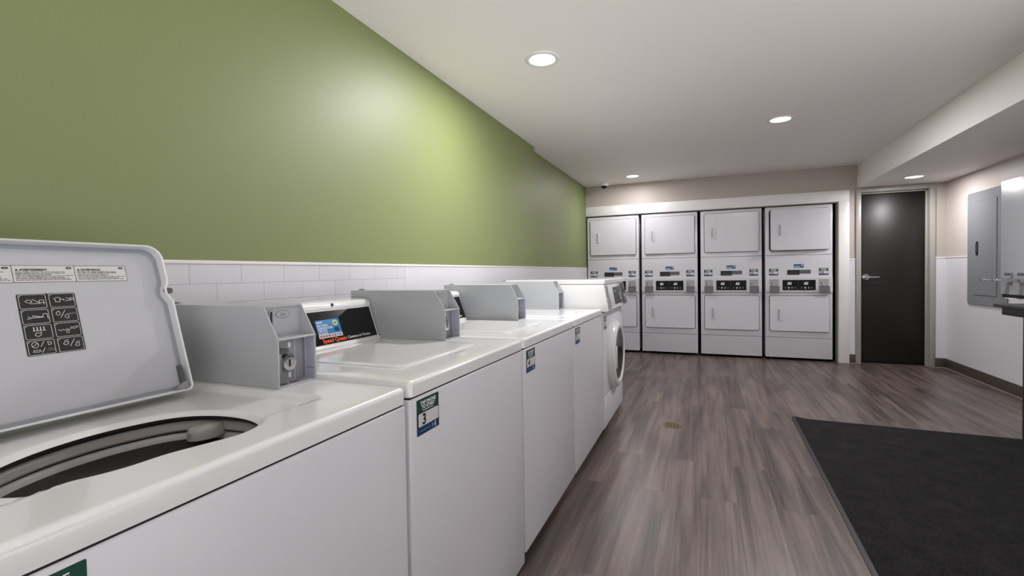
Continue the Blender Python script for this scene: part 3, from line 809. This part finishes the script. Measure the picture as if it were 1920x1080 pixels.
def dryer(x0, nums, label, ajar=0.):
    w = .715; x1 = x0 + w; yf = YB - .004; org = Vector((x0 + w / 2, YB + .34, 0))
    t = thing('stacked_dryer', org, label, 'dryer', 'white stacked dryers in the far wall')
    fr = Frame((x0, yf, 0), (1, 0, 0), (0, 0, 1))      # outward normal is -y
    b = MB()
    b.box(x0, x1, yf, YB + .68, .030, 1.899, 'enamel3', .006, 2)
    b.box(x0 + .002, x1 - .002, yf + .012, YB + .682, .028, 1.897, 'seam')
    for z in (1.300, .2815): b.frect(fr, .003, w - .003, z - .0025, z + .0025, -.001, .0006, 'dgrey')
    b.frect(fr, .008, w - .008, 1.884, 1.887, -.001, .0006, 'mgrey')
    b.build('cabinet', t, org)
    for i in (0, 1):
        for j in (0, 1):
            b = MB(); px, py = (x0 + .07, x1 - .07)[i], (yf + .07, YB + .6)[j]
            b.cyl((px, py, 0), (px, py, .034), .018, .014, 'rubber_gap', 14); b.build('foot', t, org)
    # doors: dark reveal line, panel, grip
    for k, (z0, z1) in enumerate(((1.360, 1.860), (.361, .797))):
        xa, xb = .047, .680
        b = MB(); b.frect(fr, xa - .006, xb + .006, z0 - .006, z1 + .006, 0, .0012, 'seam', .027, 6); b.build('door_reveal', t, org)
        piv = fr.p(xb, 0, .002)
        ang = ajar if k == 0 else 0.
        R = Matrix.Rotation(ang, 4, 'Z')
        fo = Vector(fr.p(0, 0, 0)) - piv; fo.rotate(R); uu = Vector((1, 0, 0)); uu.rotate(R)
        fd = Frame(piv + fo, uu, (0, 0, 1))
        b = MB(); b.frect(fd, xa, xb, z0, z1, .0013, .017, 'enamel3', .022, 6); b.frect(fd, xa + .004, xb - .004, z0 + .004, z1 - .004, .017, .0195, 'enamel3', .020, 6)
        if ang: b.frect(fd, xa + .03, xb - .03, z0 + .03, z1 - .03, -.035, .0013, 'enamel3', .03, 6)
        dd = b.build('dryer_door', t, org, 50)
        gz = (z0 + z1) / 2 - (.004 if k == 0 else .012); gx = .150
        b = MB()
        b.frect(fd, gx - .030, gx + .030, gz - .076, gz + .076, .0195, .0225, 'enamel3', .008)
        b.frect(fd, gx - .020, gx + .010, gz - .062, gz + .066, .0225, .0230, 'lightgrey', .006)  # flat grey inset painted as the shadow inside the grip
        b.frect(fd, gx + .006, gx + .022, gz - .066, gz + .070, .0230, .030, 'enamel3', .006)
        b.build('door_pull', dd, org)
    # control section standing slightly proud
    b = MB(); b.frect(fr, .002, w - .002, .842, 1.030, 0, .014, 'enamel3', .004); b.frect(fr, .02, w - .02, .842, .848, .014, .0145, 'mgrey')
    con = b.build('control_section', t, org)
    b = MB(); b.frect(fr, .188, .538, .868, .994, .014, .0185, 'blackp', .003)
    for c in (.188, .363):
        b.ftext(fr, '00', c + .055, .944, .036, .0190, 'white', 'LEFT', .0008, 1.2)
        b.frect(fr, c + .052, c + .095, .936, .948, .0186, .0190, 'white', .002)
        for i in range(4):
            b.frect(fr, c + .022 + .036 * i, c + .038 + .036 * i, .888, .908, .0186, .0190, ('dgrey', 'offw', 'mgrey', 'inkg')[i], .004)
    b.frect(fr, .356, .358, .87, .99, .0185, .0189, 'dgrey')
    b.build('display_panel', con, org)
    for c in (.047, .573):
        b = MB()
        b.frect(fr, c, c + .100, .926, 1.003, .014, .020, 'meter', .003); b.frect(fr, c + .022, c + .029, .932, .966, .020, .0208, 'ink', .002); b.frect(fr, c + .034, c + .040, .938, .960, .020, .0212, 'offw', .002)
        b.build('coin_slot', con, org)
        b = MB()
        b.frect(fr, c + (.0 if c < .3 else .003), c + .104, .846, .918, .014, .050, 'meterd', .004); b.frect(fr, c + .012, c + .092, .856, .908, .050, .052, 'meterd', .003)
        b.frect(fr, c + .002, c + .100, .914, .919, .014, .052, 'dgrey')
        b.build('coin_drawer', con, org)
    # name plate, blue notice, two number stickers
    b = MB(); b.frect(fr, .240, .372, 1.058, 1.117, 0, .004, 'blackm', .002); b.frect(fr, .372, .490, 1.072, 1.117, 0, .0035, 'dgrey', .002)
    b.frect(fr, .262, .352, 1.076, 1.080, .004, .0043, 'inkg')
    b.build('name_plate', t, org)
    b = MB(); b.frect(fr, .309, .415, 1.142, 1.186, 0, .0006, 'sblue2', .001, 2); b.frect(fr, .309, .380, 1.170, 1.186, .0006, .0008, 'lblue'); b.frect(fr, .380, .415, 1.146, 1.186, .0006, .0009, 'lblue')
    b.frect(fr, .390, .408, 1.162, 1.180, .0009, .0011, 'offw', .006)
    b.build('notice_sticker', t, org)
    number_label(fr, .042, 1.050, .100, .085, nums[0], t, org); number_label(fr, .575, 1.050, .096, .085, nums[1], t, org)
    return t

XD = -.0395
PD = .7525
dryer(XD, ('7', '8'), 'leftmost stacked dryer, partly hidden behind the washer row')
dryer(XD + PD, ('9', '10'), 'stacked dryer with stickers 9 and 10, second from the green wall')
dryer(XD + 2 * PD, ('11', '12'), 'stacked dryer with stickers 11 and 12, doors shut, beside the ajar one')
dryer(XD + 3 * PD, ('13', '14'), 'rightmost stacked dryer, its upper door slightly ajar', math.radians(6))

# ------------------------------------------------------------------ electrical panel on the right wall
org = Vector((XR - .012, 5.86, 1.30))
t = thing('breaker_panel', org, 'grey steel electrical panel cover flush on the right wall', 'electrical panel')
fr = Frame((XR - .006, 0, 0), (0, -1, 0), (0, 0, 1))   # right = -y, outward = -x
b = MB(); b.frect(fr, -6.178, -5.50, .752, 1.856, -.001, .010, 'panelg', .022, 6); b.build('cover', t, org)
b = MB(); b.frect(fr, -6.066, -5.652, .848, 1.764, .010, .0108, 'dgrey', .006); b.frect(fr, -6.063, -5.655, .851, 1.761, .0108, .0145, 'panelg', .006); dd = b.build('panel_door', t, org)
b = MB(); b.frect(fr, -6.005, -5.965, 1.235, 1.372, .0145, .018, 'ink', .018, 6); b.frect(fr, -5.998, -5.972, 1.262, 1.345, .018, .023, 'steel', .010); b.build('latch', dd, org)

# ------------------------------------------------------------------ soap vending machine at the right edge
VX = 3.715
org = Vector((XR - .14, 4.62, .9))
t = thing('vending_machine', org, 'white wall mounted laundry soap vending machine at the right edge', 'vending machine')
b = MB(); b.box(VX, XR - .007, 4.20, 4.992, .9055, 1.806, 'grey', .005, 2); b.build('cabinet', t, org)
b = MB(); b.box(VX + .004, XR - .007, 4.205, 4.975, .880, .9055, 'blackp'); b.box(VX - .004, XR - .007, 4.205, 4.925, .8715, .880, 'white', .002); b.build('bottom_tray', t, org)
fr = Frame((VX, 0, 0), (0, -1, 0), (0, 0, 1))
for k, yy in enumerate((4.865, 4.700)):
    b = MB()
    b.frect(fr, -yy - .042, -yy + .042, 1.035, 1.078, 0, .014, 'mgrey', .004)
    b.frect(fr, -yy - .036, -yy + .036, 1.056, 1.074, .014, .018, 'dgrey', .003)
    b.frect(fr, -yy - .042, -yy + .042, 1.000, 1.035, 0, .030, 'chrome', .004)
    b.build('coin_mechanism', t, org)
    b = MB(); b.box(VX - .155, VX - .02, yy - .026, yy + .026, 1.016, 1.027, 'chrome', .003); b.box(VX - .165, VX - .150, yy - .032, yy + .032, 1.010, 1.033, 'chrome', .004)
    for q in range(3): b.cyl((VX - .045 - .035 * q, yy, 1.027), (VX - .045 - .035 * q, yy, 1.0295), .011, .011, 'dgrey', 14)
    b.build('coin_slide', t, org)

# ------------------------------------------------------------------ folding table at the right edge
org = Vector((3.69, 3.75, 0))
t = thing('table', org, 'black table under the vending machine at the right edge', 'table')
b = MB(); b.box(3.390, 3.965, 3.15, 4.345, .845, .868, 'tablet', .004, 2); b.build('table_top', t, org)
b = MB(); b.box(3.397, 3.93, 3.22, 4.255, .797, .845, 'blackp', .002); b.build('apron', t, org)
for px in (3.405, 3.90):
    for py in (3.26, 4.00):
        b = MB(); zf = .0101 if px < 3.6 else .0
        b.box(px, px + .04, py, py + .04, zf, .797, 'blackm', .003); b.build('leg', t, org)

# ------------------------------------------------------------------ floor mat and drain
t = thing('floor_mat', (2.8, 2.6, 0), 'large charcoal entrance mat on the plank floor', 'mat')
org = t.location
A, B_, Cc, D = (2.117, 4.078), (3.56, 4.046), (3.52, .90), (2.045, .93)
b = MB(); n = 40; vs = []; fs = []
def bil(u, v): return tuple((A[i] * (1 - u) + B_[i] * u) * (1 - v) + (D[i] * (1 - u) + Cc[i] * u) * v for i in (0, 1))
def lift(u, v): return .012 * max(0, 1 - math.hypot(u * 1.4, v * 3.2) / .12) ** 2
for z in (0, .010):
    for j in range(n + 1):
        for i in range(n + 1):
            u, v = i / n, j / n; q = bil(.012 + u * .976, .006 + v * .988); vs.append((q[0], q[1], z + (lift(u, v) if z else .0)))
K = (n + 1) ** 2
for j in range(n):
    for i in range(n):
        a = j * (n + 1) + i
        fs.append((a + K, a + 1 + K, a + n + 2 + K, a + n + 1 + K)); fs.append((a, a + n + 1, a + n + 2, a + 1))
b.add(vs, fs, 'carpet'); b.build('carpet_pile', t, org)
b = MB()
ring = [(i / n, 0) for i in range(n)] + [(1, i / n) for i in range(n)] + [(1 - i / n, 1) for i in range(n)] + [(0, 1 - i / n) for i in range(n)]
vs = []
for (s, z) in ((1.0, 0.0005), (1.0, .004), (.974, .0095), (.974, .0005)):
    for u, v in ring:
        uu, vv = (.5 + (u - .5) * s, .5 + (v - .5) * (1 - (1 - s) * .5)); q = bil(uu, vv); vs.append((q[0], q[1], z + (lift(u, v) if z > .001 else 0)))
m_ = len(ring)
b.add(vs, [(k * m_ + i, k * m_ + (i + 1) % m_, ((k + 1) % 4) * m_ + (i + 1) % m_, ((k + 1) % 4) * m_ + i) for k in range(4) for i in range(m_)], 'blackm')
b.build('rubber_edge', t, org)

t = thing('floor_drain', (1.285, 3.61, 0), 'small round brass floor drain cover in the plank floor', 'drain cover')
org = t.location
b = MB(); b.lathe(org, (0, 0, 1), [(.066, .0), (.066, .003), (.058, .0045), (.052, .003), (0, .003)], 'brass', 40); b.build('drain_ring', t, org)
b = MB()
for k in range(10):
    a = 2 * math.pi * k / 10; c = org + Vector((math.cos(a) * .040, math.sin(a) * .040, 0)); b.cyl(c + Vector((0, 0, .0028)), c + Vector((0, 0, .0036)), .0085, .0085, 'seam', 12)
for k in range(5):
    a = 2 * math.pi * k / 5 + .3; c = org + Vector((math.cos(a) * .018, math.sin(a) * .018, 0)); b.cyl(c + Vector((0, 0, .0028)), c + Vector((0, 0, .0036)), .0065, .0065, 'seam', 12)
b.build('grate_opening', t, org)
